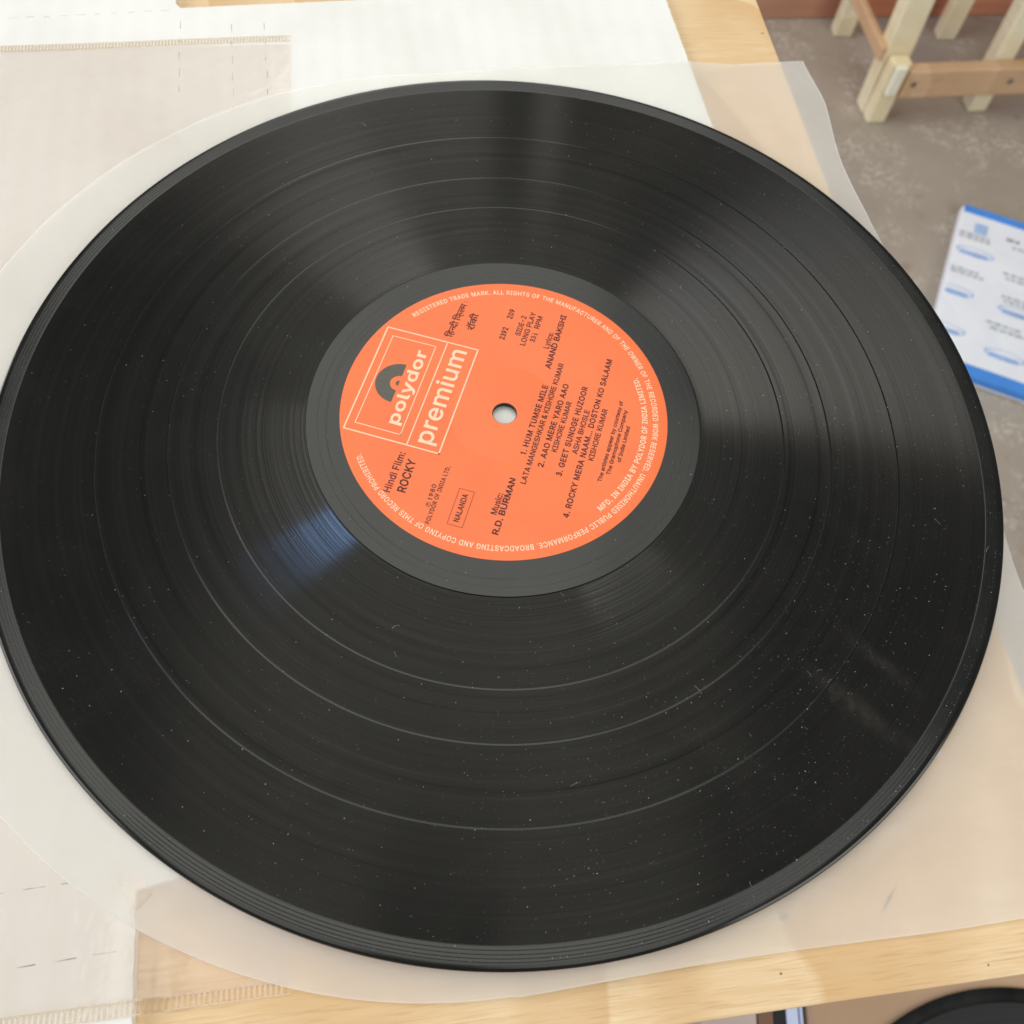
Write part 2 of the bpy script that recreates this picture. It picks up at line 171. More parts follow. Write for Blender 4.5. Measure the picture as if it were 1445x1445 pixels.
# materials --------------------------------------------------------------
class NT:
    def __init__(s, name):
        s.m = bpy.data.materials.new(name); s.m.use_nodes = True; s.t = s.m.node_tree
        s.n = s.t.nodes; s.n.clear(); s.out = s.n.new('ShaderNodeOutputMaterial')
    def new(s, typ, **kw):
        n = s.n.new(typ)
        for k, v in kw.items():
            if k.startswith('i_'):
                key = k[2:]; key = int(key) if key.isdigit() else key.replace('_', ' ')
                s.set(n, key, v)
            else: setattr(n, k, v)
        return n
    def set(s, n, key, v):
        if isinstance(v, bpy.types.NodeSocket): s.t.links.new(v, n.inputs[key])
        else:
            if isinstance(v, (tuple, list)) and len(v) == 3 and n.inputs[key].type == 'RGBA': v = (*v, 1)
            n.inputs[key].default_value = v
    def math(s, op, a, b=0.0, c=None, clamp=False):
        n = s.n.new('ShaderNodeMath'); n.operation = op; n.use_clamp = clamp
        s.set(n, 0, a); s.set(n, 1, b)
        if c is not None: s.set(n, 2, c)
        return n.outputs[0]
    def vmath(s, op, a, b=None, scale=None):
        n = s.n.new('ShaderNodeVectorMath'); n.operation = op; s.set(n, 0, a)
        if b is not None: s.set(n, 1, b)
        if scale is not None: s.set(n, 'Scale', scale)
        return n.outputs['Value' if op in ('LENGTH', 'DOT_PRODUCT') else 'Vector']
    def ramp(s, fac, stops, interp='LINEAR'):
        n = s.n.new('ShaderNodeValToRGB'); n.color_ramp.interpolation = interp
        e = n.color_ramp.elements
        while len(e) < len(stops): e.new(0.5)
        for i, (p, c) in enumerate(stops):
            e[i].position = p; e[i].color = (*c, 1) if isinstance(c, tuple) else (c, c, c, 1)
        s.set(n, 0, fac); return n.outputs[0]
    def coord(s, scale=(1, 1, 1), rot=(0, 0, 0), loc=(0, 0, 0)):
        t = s.n.new('ShaderNodeTexCoord'); m = s.n.new('ShaderNodeMapping')
        s.t.links.new(t.outputs['Object'], m.inputs[0])
        m.inputs['Scale'].default_value = scale; m.inputs['Rotation'].default_value = rot; m.inputs['Location'].default_value = loc
        return m.outputs[0]
    def noise(s, vec, scale, detail=3, rough=0.5, dist=0.0):
        n = s.new('ShaderNodeTexNoise', i_Scale=scale, i_Detail=detail, i_Roughness=rough, i_Distortion=dist)
        s.set(n, 'Vector', vec); return n.outputs[0]
    def mix(s, fac, a, b, blend='MIX'):
        n = s.n.new('ShaderNodeMix'); n.data_type = 'RGBA'; n.blend_type = blend
        s.set(n, 0, fac); s.set(n, 6, a); s.set(n, 7, b); return n.outputs[2]
    def bump(s, h, strength=0.3, dist=0.0005, normal=None):
        n = s.new('ShaderNodeBump', i_Strength=strength, i_Distance=dist); s.set(n, 'Height', h)
        if normal is not None: s.set(n, 'Normal', normal)
        return n.outputs[0]
    def done(s, sh): s.t.links.new(sh, s.out.inputs[0]); return s.m
    def principled(s, color, rough=0.5, normal=None, spec=0.5, **kw):
        n = s.new('ShaderNodeBsdfPrincipled'); s.set(n, 'Base Color', color); s.set(n, 'Roughness', rough)
        n.inputs['Specular IOR Level'].default_value = spec
        if normal is not None: s.set(n, 'Normal', normal)
        for k, v in kw.items(): s.set(n, k.replace('_', ' '), v)
        return n.outputs[0]

def simple(name, col, rough=0.5, spec=0.5, var=0.12, scale=60, bump=0.0):
    t = NT(name); c = t.coord()
    n = t.noise(c, scale, 4)
    col2 = tuple(x*(1-var) for x in col); col1 = tuple(min(1, x*(1+var)) for x in col)
    cc = t.ramp(n, [(0.3, col2), (0.7, col1)])
    nm = t.bump(t.noise(c, scale*8, 3), bump, 0.0004) if bump else None
    return t.done(t.principled(cc, rough, nm, spec))

def mat_vinyl_smooth():
    t = NT('smooth_vinyl'); c = t.coord()
    sm = t.noise(c, 30, 4, 0.6, 0.6)
    fine = t.noise(c, 900, 2)
    rough = t.math('MULTIPLY_ADD', sm, 0.12, 0.09)
    nm = t.bump(fine, 0.03, 0.0001)
    film = t.math('MULTIPLY', t.ramp(sm, [(0.35, 0.0), (0.75, 1.0)]), 0.012)
    col = t.mix(film, (0.006, 0.0063, 0.0055), (0.7, 0.68, 0.62))
    return t.done(t.principled(col, rough, nm, 0.35))
def mat_grooves(seed, land=1.0):
    t = NT('grooved_vinyl')
    tc = t.n.new('ShaderNodeTexCoord'); pos = tc.outputs['Object']
    flat = t.vmath('MULTIPLY', pos, (1, 1, 0)); r = t.vmath('LENGTH', flat); rad = t.vmath('NORMALIZE', flat)
    geo = t.n.new('ShaderNodeNewGeometry'); N = geo.outputs['Normal']
    up = t.n.new('ShaderNodeCombineXYZ'); up.inputs[2].default_value = 1; up = up.outputs[0]
    n_in = t.vmath('NORMALIZE', t.vmath('SUBTRACT', N, t.vmath('SCALE', rad, scale=0.95)))
    n_out = t.vmath('NORMALIZE', t.vmath('ADD', N, t.vmath('SCALE', rad, scale=1.28)))
    # loud and quiet passages: one value per radius, barely changing round the disc
    cv = t.n.new('ShaderNodeCombineXYZ'); t.set(cv, 0, t.math('MULTIPLY', r, 1.0)); t.set(cv, 1, t.math('ADD', 0.0, seed))
    sep = t.n.new('ShaderNodeSeparateXYZ'); t.set(sep, 0, rad)
    t.set(cv, 2, t.math('MULTIPLY', sep.outputs[0], 0.0006))
    b1 = t.noise(cv.outputs[0], 420, 3, 0.65); b2 = t.noise(cv.outputs[0], 2600, 2, 0.6)
    band = t.math('ADD', t.math('MULTIPLY', b1, 0.6), t.math('MULTIPLY', b2, 0.4))
    band = t.ramp(band, [(0.30, 0.40), (0.42, 0.88), (0.55, 1.04), (0.70, 1.35)])
    # dust film and finger smudges
    blot = t.noise(pos, 26, 5, 0.62, 0.8); speck = t.noise(pos, 1500, 2, 0.7)
    film = t.math('MULTIPLY', t.ramp(blot, [(0.50, 0.05), (0.66, 1.0)]), t.ramp(speck, [(0.45, 0.2), (0.72, 1.0)]))
    wear = t.math('MULTIPLY', film, 0.009)
    # two rubbed finger smudges towards the near right
    for px, py, ang, s1, s2, amt in ((0.098, -0.083, -38, 48, 260, 0.034), (0.106, -0.070, -40, 60, 330, 0.026), (0.116, -0.094, -35, 90, 380, 0.020), (-0.030, -0.118, 20, 60, 200, 0.006)):
        mp = t.new('ShaderNodeMapping'); mp.vector_type = 'TEXTURE'; t.set(mp, 0, flat)
        mp.inputs['Location'].default_value = (px, py, 0); mp.inputs['Rotation'].default_value = (0, 0, math.radians(ang))
        q = t.vmath('LENGTH', t.vmath('MULTIPLY', mp.outputs[0], (s1, s2, 0)))
        m = t.math('MULTIPLY', t.ramp(q, [(0.0, 1.0), (0.45, 0.5), (1.0, 0.0)]), t.ramp(t.noise(pos, 420, 4, 0.7), [(0.35, 0.15), (0.70, 1.0)]))
        wear = t.math('MULTIPLY_ADD', m, amt, wear)
    dcol = t.mix(wear, (0.0032, 0.0033, 0.0028), (0.75, 0.72, 0.66))
    diff = t.new('ShaderNodeBsdfDiffuse'); t.set(diff, 0, dcol)
    tan = t.vmath('CROSS_PRODUCT', up, rad)
    fr = t.n.new('ShaderNodeFresnel'); fr.inputs[0].default_value = 1.5; fres = fr.outputs[0]
    steep = t.ramp(r, [(0.060, 1.0), (0.069, 0.55), (0.080, 0.10), (0.095, 0.0)])
    def gl(col, rough, aniso, nrm):
        g = t.new('ShaderNodeBsdfAnisotropic', i_Roughness=rough, i_Anisotropy=aniso)
        t.set(g, 'Color', t.vmath('SCALE', col, scale=band)); t.set(g, 'Normal', nrm); t.set(g, 'Tangent', tan)
        return g.outputs[0]
    a = t.new('ShaderNodeAddShader'); t.set(a, 0, diff.outputs[0]); t.set(a, 1, gl(t.vmath('SCALE', (0.232*land, 0.230*land, 0.220*land), scale=fres), 0.17, 0.55, N))
    b = t.new('ShaderNodeAddShader'); t.set(b, 0, gl((0.026, 0.0252, 0.0232), 0.30, 0.42, n_in)); t.set(b, 1, gl(t.vmath('SCALE', (0.015, 0.015, 0.0146), scale=t.math('MULTIPLY', steep, t.ramp(b2, [(0.36, 0.35), (0.62, 1.6)]))), 0.234, 0.45, n_out))
    c = t.new('ShaderNodeAddShader'); t.set(c, 0, a.outputs[0]); t.set(c, 1, b.outputs[0])
    return t.done(c.outputs[0])
def mat_label():
    t = NT('orange_label_paper'); c = t.coord()
    n = t.noise(c, 45, 4, 0.55); f = t.noise(c, 1800, 3, 0.6)
    col = t.ramp(n, [(0.3, (0.82, 0.162, 0.043)), (0.7, (0.88, 0.182, 0.050))])
    return t.done(t.principled(col, 0.42, t.bump(f, 0.12, 0.0001), 0.4))
def mat_card():
    t = NT('white_corrugated_card')
    c = t.coord(rot=(0, 0, math.radians(-12.3)))
    w = t.new('ShaderNodeTexWave', i_Scale=34.0, i_Distortion=1.2, i_Detail=2.0, i_Detail_Scale=1.0); w.bands_direction = 'X'; t.set(w, 0, c)
    n = t.noise(c, 16, 5, 0.6); f = t.noise(c, 1100, 3, 0.6)
    col = t.ramp(n, [(0.3, (0.74, 0.735, 0.69)), (0.55, (0.80, 0.80, 0.765)), (0.75, (0.82, 0.82, 0.79))])
    scuff = t.ramp(t.noise(c, 120, 4, 0.7), [(0.62, 0.0), (0.78, 1.0)])
    col = t.mix(t.math('MULTIPLY', scuff, 0.10), col, (0.55, 0.52, 0.46))
    nm = t.bump(w.outputs[1], 0.10, 0.0006, t.bump(f, 0.25, 0.0002))
    return t.done(t.principled(col, 0.62, nm, 0.3))
def mat_film(name, clear, tint, body, rough, wrinkle, scale, gloss=0.06, bodyfac=0.3, varf=0.0):
    """thin plastic film: part clear, part milky body, with a soft sheen"""
    t = NT(name); c = t.coord()
    tr = t.new('ShaderNodeBsdfTransparent'); t.set(tr, 0, tint)
    n1 = t.noise(c, scale, 5, 0.6, 0.4); n2 = t.noise(c, scale*7, 3, 0.6)
    nm = t.bump(t.math('ADD', n1, t.math('MULTIPLY', n2, 0.2)), wrinkle, 0.004)
    d = t.new('ShaderNodeBsdfDiffuse'); t.set(d, 0, body); t.set(d, 'Normal', nm)
    tl = t.new('ShaderNodeBsdfTranslucent'); t.set(tl, 0, body)
    m1 = t.new('ShaderNodeMixShader'); t.set(m1, 0, 0.45); t.set(m1, 1, d.outputs[0]); t.set(m1, 2, tl.outputs[0])
    fac = t.math('ADD', bodyfac, t.math('MULTIPLY', t.math('SUBTRACT', n1, 0.5), varf))
    m2 = t.new('ShaderNodeMixShader'); t.set(m2, 0, fac); t.set(m2, 1, tr.outputs[0]); t.set(m2, 2, m1.outputs[0])
    g = t.new('ShaderNodeBsdfAnisotropic', i_Roughness=rough); t.set(g, 'Normal', nm)
    m3 = t.new('ShaderNodeMixShader'); t.set(m3, 0, gloss); t.set(m3, 1, m2.outputs[0]); t.set(m3, 2, g.outputs[0])
    return t.done(m3.outputs[0])
def mat_pine(name, rot, pale=(0.80, 0.62, 0.385), tan=(0.65, 0.43, 0.215), dark=(0.46, 0.26, 0.11), k=1.0, rough=0.5):
    t = NT(name)
    c = t.coord(rot=(0, 0, rot))
    st = t.vmath('MULTIPLY', c, (1.5*k, 0.55*k, 1.0*k))
    big = t.noise(st, 6.0, 3, 0.5, 0.6)
    rings = t.math('FRACT', t.math('MULTIPLY', big, 7.0))
    rr = t.ramp(rings, [(0.0, 0.05), (0.30, 0.20), (0.72, 0.85), (0.93, 1.0), (0.96, 0.0)])
    soft = t.noise(t.vmath('MULTIPLY', c, (6*k, 30*k, 30*k)), 3.0, 4, 0.6)
    fine = t.noise(t.vmath('MULTIPLY', c, (60*k, 1500*k, 1500*k)), 1.0, 4, 0.65)
    pores = t.ramp(t.noise(t.vmath('MULTIPLY', c, (90*k, 2200*k, 2200*k)), 1.0, 2, 0.5), [(0.56, 0.0), (0.70, 1.0)])
    col = t.mix(t.math('MULTIPLY', rr, t.math('MULTIPLY_ADD', soft, 1.2, 0.35), clamp=True), pale, tan)
    col = t.mix(t.math('MULTIPLY', t.ramp(fine, [(0.40, 0.0), (0.66, 1.0)]), 0.50), col, tan)
    mid = t.ramp(t.noise(t.vmath('MULTIPLY', c, (14*k, 330*k, 330*k)), 1.0, 5, 0.7), [(0.46, 0.0), (0.66, 1.0)])
    col = t.mix(t.math('MULTIPLY', mid, 0.35), col, tan)
    col = t.mix(t.math('MULTIPLY', pores, 0.35), col, dark)
    nm = t.bump(t.math('ADD', fine, t.math('MULTIPLY', pores, -0.6)), 0.18, 0.0003)
    return t.done(t.principled(col, rough, nm, 0.35))
def mat_concrete():
    t = NT('dusty_concrete'); c = t.coord()
    n1 = t.noise(c, 1.6, 5, 0.6, 0.3); n2 = t.noise(c, 9, 5, 0.65); n3 = t.noise(c, 125, 4, 0.7)
    col = t.ramp(n1, [(0.28, (0.30, 0.255, 0.205)), (0.5, (0.375, 0.325, 0.265)), (0.72, (0.36, 0.345, 0.33))])
    patch = t.ramp(n2, [(0.47, 0.0), (0.60, 1.0)])
    bits = t.ramp(n3, [(0.49, 0.0), (0.61, 1.0)])
    col = t.mix(t.math('MULTIPLY', t.math('MULTIPLY', patch, bits), 0.52), col, (0.70, 0.66, 0.60))
    stain = t.ramp(t.noise(c, 26, 4, 0.6), [(0.60, 0.0), (0.72, 1.0)])
    col = t.mix(t.math('MULTIPLY', stain, 0.35), col, (0.22, 0.15, 0.09))
    return t.done(t.principled(col, 0.8, t.bump(n3, 0.3, 0.002), 0.3))

M_SMOOTH = mat_vinyl_smooth(); M_LABEL = mat_label(); M_CARD = mat_card()
M_INK = simple('dark_brown_ink', (0.075, 0.012, 0.018), 0.5, 0.3, 0.25, 400)
M_CREAM = simple('cream_print', (0.86, 0.62, 0.42), 0.45, 0.3, 0.06, 300)
M_LOGO = simple('charcoal_print', (0.058, 0.050, 0.034), 0.35, 0.5, 0.12, 500)
M_RED = simple('red_brown_ink', (0.42, 0.07, 0.02), 0.5, 0.3, 0.2, 300)
M_RUN = simple('cut_groove_vinyl', (0.010, 0.010, 0.009), 0.28, 0.45, 0.2, 300)
M_DUST = simple('dust', (0.42, 0.41, 0.37), 0.9, 0.2, 0.3, 800)
M_SLEEVE = mat_film('milky_inner_sleeve', 0.5, (1.0, 1.0, 0.995), (0.99, 0.99, 0.965), 0.30, 0.30, 12, 0.045, 0.33, 0.12)
M_BAG = mat_film('clear_outer_bag', 0.8, (0.985, 0.967, 0.952), (0.93, 0.89, 0.86), 0.18, 0.26, 15, 0.04, 0.11, 0.30)
M_SEAL = mat_film('sealed_bag_edge', 0.8, (0.96, 0.92, 0.86), (0.90, 0.83, 0.74), 0.2, 0.1, 60, 0.08, 0.22)
M_PINE = mat_pine('pine_worktop', math.radians(-10.5))

# ------------------------------------------------------------------ setting
fl = link('floor', *boxmesh([(-6000, -5000), (7000, -5000), (7000, 9000), (-6000, 9000)], -960, -900), mat_concrete())
tag(fl, 'dusty grey brown concrete workshop floor with pale sawdust patches', kind='structure')
def mat_brownwall():
    t = NT('red_brown_timber'); c = t.coord(rot=(0, 0, math.radians(-10)))
    n = t.noise(t.vmath('MULTIPLY', c, (1.3, 14, 22)), 1.0, 5, 0.6, 0.4)
    sep = t.n.new('ShaderNodeSeparateXYZ'); t.set(sep, 0, c)
    col = t.ramp(n, [(0.3, (0.52, 0.20, 0.115)), (0.55, (0.66, 0.28, 0.17)), (0.75, (0.72, 0.34, 0.22))])
    m = t.ramp(t.noise(t.vmath('MULTIPLY', c, (2.2, 0.1, 0.1)), 1.0, 1), [(0.42, 0.0), (0.60, 1.0)])
    col = t.mix(t.math('MULTIPLY', m, 0.6), col, (0.38, 0.26, 0.16))
    return t.done(t.principled(col, 0.6, t.bump(n, 0.3, 0.002), 0.3))
g = frame(472, 1585, 9.0)
wl = link('wall', *boxmesh([g(-1200, 0), g(2500, 0), g(2500, 60), g(-1200, 60)], -900, -420), mat_brownwall())
bevel(wl, 4); tag(wl, 'low red brown timber wall at the back of the workshop', kind='structure')

# ------------------------------------------------------------------ worktop
tb = frame(159, -138.6, 10.4)                    # corner; first axis runs along the front edge
wt = empty('worktop', (159, -138.6, -900))
tag(wt, 'pale pine worktop with banded grain under the record and sleeves', 'worktop')
def put(o, root):
    o.parent = root; o.matrix_parent_inverse = Matrix.Translation(-root.location); return o
top = put(bevel(link('tabletop', *boxmesh([tb(-1100, 0), tb(0, 0), tb(0, 520), tb(-1100, 520)], -23.6, -5.6), M_PINE), 0.6), wt)
M_LEG = mat_pine('pine_legs', 0.0, (0.70, 0.60, 0.40), (0.60, 0.46, 0.26), (0.42, 0.27, 0.13), 0.8)
for a, b in ((-90, 40), (-1060, 40), (-90, 440), (-1060, 440)):
    put(bevel(link('leg', *boxmesh([tb(a, b), tb(a+38, b), tb(a+38, b+64), tb(a, b+64)], -900, -23.6), M_LEG), 2), wt)

M_KNOT = simple('dark_wood_mark', (0.30, 0.21, 0.12), 0.6, 0.3, 0.4, 900)
for kx, ky, rx, ry, an in ((76.3, -134.2, 1.2, 0.8, 30), (102.4, -129.0, 3.0, 0.45, 55), (94.1, 199.2, 0.8, 0.4, 10), (74.6, -146.6, 0.35, 0.3, 0), (88.6, -137.9, 0.3, 0.25, 0), (124.8, -141.8, 0.3, 0.3, 0)):
    c_, s_ = math.cos(math.radians(an)), math.sin(math.radians(an)); N = 18
    rr = [1+0.25*math.sin(3*k+kx)+random.uniform(-.12, .12) for k in range(N)]
    vv = [(kx, ky, -5.57)]+[(kx+rx*rr[k]*math.cos(2*math.pi*k/N)*c_-ry*rr[k]*math.sin(2*math.pi*k/N)*s_, ky+rx*rr[k]*math.cos(2*math.pi*k/N)*s_+ry*rr[k]*math.sin(2*math.pi*k/N)*c_, -5.585) for k in range(N)]
    put(link('knot', vv, [(0, k+1, (k+1) % N+1) for k in range(N)], M_KNOT), wt)

# ------------------------------------------------------------------ white corrugated card
cf = frame(-141, 179.4, 12.3)
def jag(pts, amp, step):
    out = []
    for i in range(len(pts)):
        a, b = Vector(pts[i]), Vector(pts[(i+1) % len(pts)]); L = (b-a).length; n = max(1, int(L/step))
        nrm = Vector((-(b-a).y, (b-a).x))/max(L, 1e-6)
        for k in range(n):
            p = a.lerp(b, k/n)
            if k: p = p + nrm*random.uniform(-amp, amp)
            out.append((p.x, p.y))
    return out
outline = [(-330, 190), (-0.5, 190), (0.3, 1), (2.5, 0), (120, 0.0), (130, 0.5), (130, 1.2)]
outline = [(-330, 190), (-0.5, 190), (-0.5, 3), (1.5, 0), (197, 0), (197, -322), (8, -322), (-5.5, -324), (-6, -520), (-330, -520)]
# the top right of the sheet runs on beyond the notch
outline[4:5] = [(92, 0), (92, 0.01), (197, 0.02)]
outline = [(-330, 190), (-0.5, 190), (-0.5, 3), (1.5, 0), (80, -0.5), (98, 12), (197, 40), (197, -322), (8, -322), (-5.5, -324), (-6, -520), (-330, -520)]
holes = []
def slot(a, b, L, ang, w=0.12):
    c, s = math.cos(math.radians(ang)), math.sin(math.radians(ang)); pts = []
    for u, v in ((-L/2, -w/2), (-L/6, -w*0.7), (L/6, -w*0.55), (L/2, -w/2), (L/2, w/2), (L/6, w*0.6), (-L/6, w*0.5), (-L/2, w/2)):
        v += random.uniform(-0.07, 0.07); pts.append((a+u*c-v*s, b+u*s+v*c))
    holes.append(pts)
for k in range(22): slot(-4.5-k*6.35, -1.0+random.uniform(-.3, .3), random.uniform(2.6, 3.9), 0, 0.17)
for x in (1.4, 21.0, 33.6):
    for k in range(11):
        if x < 5 and k in (5, 6): continue
        slot(x+random.uniform(-.2, .2), -10-k*9.3 - (4 if x > 20 else 0), random.uniform(3.2, 5.2), 90, 0.13)
for k in range(16): slot(-20-k*8.6, -320, random.uniform(3.2, 5.2), 0, 0.12); slot(-12-k*8.6, -336.3, random.uniform(3.2, 5.2), 0, 0.12)
def slab(outl, hls, z0, z1, tf, name, mat):
    outl = jag(outl, 0.16, 2.2)
    loops = [outl] + hls; flat = [p for l in loops for p in l]
    tris = tessellate_polygon([[Vector((x, y, 0)) for x, y in l] for l in loops])
    n = len(flat); v = [(*tf(*p), z1) for p in flat] + [(*tf(*p), z0) for p in flat]
    f = []
    for t in tris:
        a, b, c = (flat[i] for i in t)
        if (b[0]-a[0])*(c[1]-a[1])-(b[1]-a[1])*(c[0]-a[0]) < 0: t = (t[0], t[2], t[1])
        f.append(tuple(t)); f.append(tuple(i+n for i in t[::-1]))
    s = 0
    for l in loops:
        m = len(l)
        for i in range(m): f.append((s+i, s+(i+1) % m, n+s+(i+1) % m, n+s+i))
        s += m
    return fix_normals(link(name, v, f, mat))
card = slab(outline, holes, -5.5, -2.6, cf, 'cardboard_sheet', M_CARD)
tag(card, 'white corrugated cardboard mailer opened flat with perforated fold lines', 'cardboard')

# ------------------------------------------------------------------ clear outer bag
def on_card(x, y):
    c, s = math.cos(math.radians(12.3)), math.sin(math.radians(12.3)); dx, dy = x+141, y-179.4
    a, b = dx*c+dy*s, -dx*s+dy*c
    return max(min(197-a, b+322), -6-a)
def sm(t): t = max(0, min(1, t)); return t*t*(3-2*t)
def wob(x, y, k): return math.sin(x*0.031*k+1.3)*math.sin(y*0.027*k+0.4)+0.5*math.sin(x*0.07*k+y*0.05*k)
def sheet(name, pts_fn, nu, nv, zf, thick, mat, parent=None):
    v, f = [], []
    for s_ in (0, 1):
        for i in range(nu+1):
            for j in range(nv+1):
                x, y = pts_fn(i/nu, j/nv); v.append((x, y, zf(x, y) - s_*thick))
    N = (nu+1)*(nv+1)
    q = lambda i, j: i*(nv+1)+j
    for i in range(nu):
        for j in range(nv):
            f.append((q(i, j), q(i+1, j), q(i+1, j+1), q(i, j+1)))
            f.append((N+q(i, j), N+q(i, j+1), N+q(i+1, j+1), N+q(i+1, j)))
    for i in range(nu):
        f.append((q(i, 0), N+q(i, 0), N+q(i+1, 0), q(i+1, 0))); f.append((q(i, nv), q(i+1, nv), N+q(i+1, nv), N+q(i, nv)))
    for j in range(nv):
        f.append((q(0, j), q(0, j+1), N+q(0, j+1), N+q(0, j))); f.append((q(nu, j), N+q(nu, j), N+q(nu, j+1), q(nu, j+1)))
    return fix_normals(link(name, v, f, mat, parent, smooth=True, sharp=50))
bf = frame(-94.0, 167.5, 9.7)                    # top right corner of the bag; first axis along the top seal
BAGL = 329.5
def bag_z(x, y):
    d = on_card(x, y); z = -5.25 + 3.0*sm((d+9)/9)
    return z + 0.05*wob(x, y, 3)
bag = empty('outer_sleeve', (-94, 5, -2.3))
tag(bag, 'crinkled clear plastic outer sleeve with ribbed sealed edges, lying on the white card', 'plastic sleeve')
put(sheet('film', lambda u, v: bf(-300*(1-u), -BAGL+2.2 + (BAGL-6)*v), 60, 70, bag_z, 0.06, M_BAG), bag)
def seal(b0):
    v, f = [], []
    def add(a0, a1, c0, c1, h):
        n = len(v)
        for a in (a0, a1):
            for b, hh in ((c0, 0.0), (c0, h), (c1, h), (c1, 0.0)):
                x, y = bf(a, b + 1.1*math.sin(a*0.025+1.0)*(1 if b0 > -100 else 0.5)); v.append((x, y, bag_z(x, y)+0.05+hh))
        f.extend([(n, n+1, n+5, n+4), (n+1, n+2, n+6, n+5), (n+2, n+3, n+7, n+6), (n+3, n, n+4, n+7), (n, n+3, n+2, n+1), (n+4, n+5, n+6, n+7)])
    a = -300
    while a < -2:
        add(a, a+0.62, b0, b0+2.5, 0.16); a += 1.22
    for k in range(150): add(-300+k*2, -300+k*2+2, b0+2.5, b0+2.85, 0.20)
    for k in range(150): add(-300+k*2, -300+k*2+2, b0-0.3, b0, 0.12)
    return link('sealed_edge', v, f, M_SEAL)
for b0 in (-2.9, -BAGL-0.4):
    o = put(seal(b0), bag); o['kind'] = 'stuff'

# ------------------------------------------------------------------ milky inner sleeve
sf = frame(0, 0, 11.2)
def sleeve_pts(u, v):
    a = -171 + 313*u
    if a < -18:
        h = math.sqrt(max(0, 1-((a+18)/153.5)**2)); lo, hi = -154.2*h, 157.6*h
    else: lo, hi = -154.2, 157.6
    a2 = a
    b = lo+(hi-lo)*v
    if u > 0.999 or a > 120:
        w = (a-120)/22
        a2 = a + w*(0.9*math.sin(b*0.045+0.6) + 1.2*math.exp(-((b-135)/14)**2) + 0.6*math.sin(b*0.11))
    if a > -18: b += (0.5*math.sin(a*0.05))*(1 if v > 0.99 or v < 0.01 else 0)
    return sf(a2, b)
def sleeve_z(x, y):
    r = math.hypot(x, y); d = on_card(x, y)
    sag = 1-sm((d+22)/26)
    out = sm((r-146)/14)
    z = -1.82 - sag*out*2.6 - 0.12*out
    z += 0.22*out*wob(x, y, 2.2) + 0.25*out*math.exp(-((x*0.55+y*0.83+52)/2.2)**2)*sm((x-60)/40) + 0.2*out*math.exp(-((x*0.8-y*0.6-170)/2.6)**2)*sm((-y-20)/60) + 0.05*out*math.sin(0.21*x-0.35*y+2*math.sin(0.05*y))
    return z
M = 130
sl = sheet('film', sleeve_pts, M, 90, sleeve_z, 0.10, M_SLEEVE)
tag(sl, 'milky translucent round bottomed inner sleeve spread out under the record', 'inner sleeve')

# cut rim of the inner sleeve: its edge highlight put in as denser white
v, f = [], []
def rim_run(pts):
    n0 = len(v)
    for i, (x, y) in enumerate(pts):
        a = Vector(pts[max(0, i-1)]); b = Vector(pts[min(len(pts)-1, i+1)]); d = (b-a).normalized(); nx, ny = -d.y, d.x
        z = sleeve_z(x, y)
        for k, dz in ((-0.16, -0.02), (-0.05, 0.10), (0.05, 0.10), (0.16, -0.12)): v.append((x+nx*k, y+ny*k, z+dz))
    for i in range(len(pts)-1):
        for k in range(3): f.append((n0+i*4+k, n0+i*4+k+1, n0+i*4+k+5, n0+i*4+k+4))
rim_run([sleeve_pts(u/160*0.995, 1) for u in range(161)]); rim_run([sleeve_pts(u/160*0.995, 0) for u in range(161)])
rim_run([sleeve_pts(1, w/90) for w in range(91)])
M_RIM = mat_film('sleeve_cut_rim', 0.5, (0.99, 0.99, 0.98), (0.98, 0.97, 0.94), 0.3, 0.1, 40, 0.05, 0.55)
sleeve = empty('inner_sleeve', (0, 0, -1.9)); tag(sleeve, sl['label'], sl['category'])
del sl['label']; del sl['category']; sl.name = 'film'; put(sl, sleeve)
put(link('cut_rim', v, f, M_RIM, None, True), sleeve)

# ------------------------------------------------------------------ the record
rec = empty('vinyl_record', (0, 0, -1.7))
tag(rec, 'large black vinyl record with bright orange centre label lying on the milky sleeve', 'record')
prof = [(3.62, -1.62), (3.62, -0.16), (3.75, -0.12), (59.4, -0.12), (59.65, -0.62), (145.15, -0.62), (145.3, -0.56)]
sl0, sl1, z0_, z1_ = 145.3, 149.2, -0.56, -0.02
for rr_ in (146.05, 146.95, 147.8, 148.55):
    zz = z0_+(z1_-z0_)*(rr_-sl0)/(sl1-sl0); prof += [(rr_-0.08, zz-0.011), (rr_, zz-0.045), (rr_+0.08, zz+0.011)]
prof += [(149.2, -0.02), (149.75, -0.05), (150.2, -0.24), (150.5, -0.62), (150.5, -0.95), (150.25, -1.32), (149.7, -1.58), (149.0, -1.68), (60, -1.66)]
disc = put(fix_normals(link('disc', *lathe(prof, 720), M_SMOOTH, None, True, 12)), rec)
for i, (r0, r1, land) in enumerate(((59.75, 84.95, 1.0), (85.42, 99.15, 1.0), (99.62, 119.45, 1.0), (119.95, 145.0, 1.0))):
    put(fix_normals(link('grooved_band', *lathe([(r0, -0.60), (r0+0.06, -0.55), (r1-0.06, -0.55), (r1, -0.60)], 720), mat_grooves(3.7*i+1, land), None, True, 12)), rec)
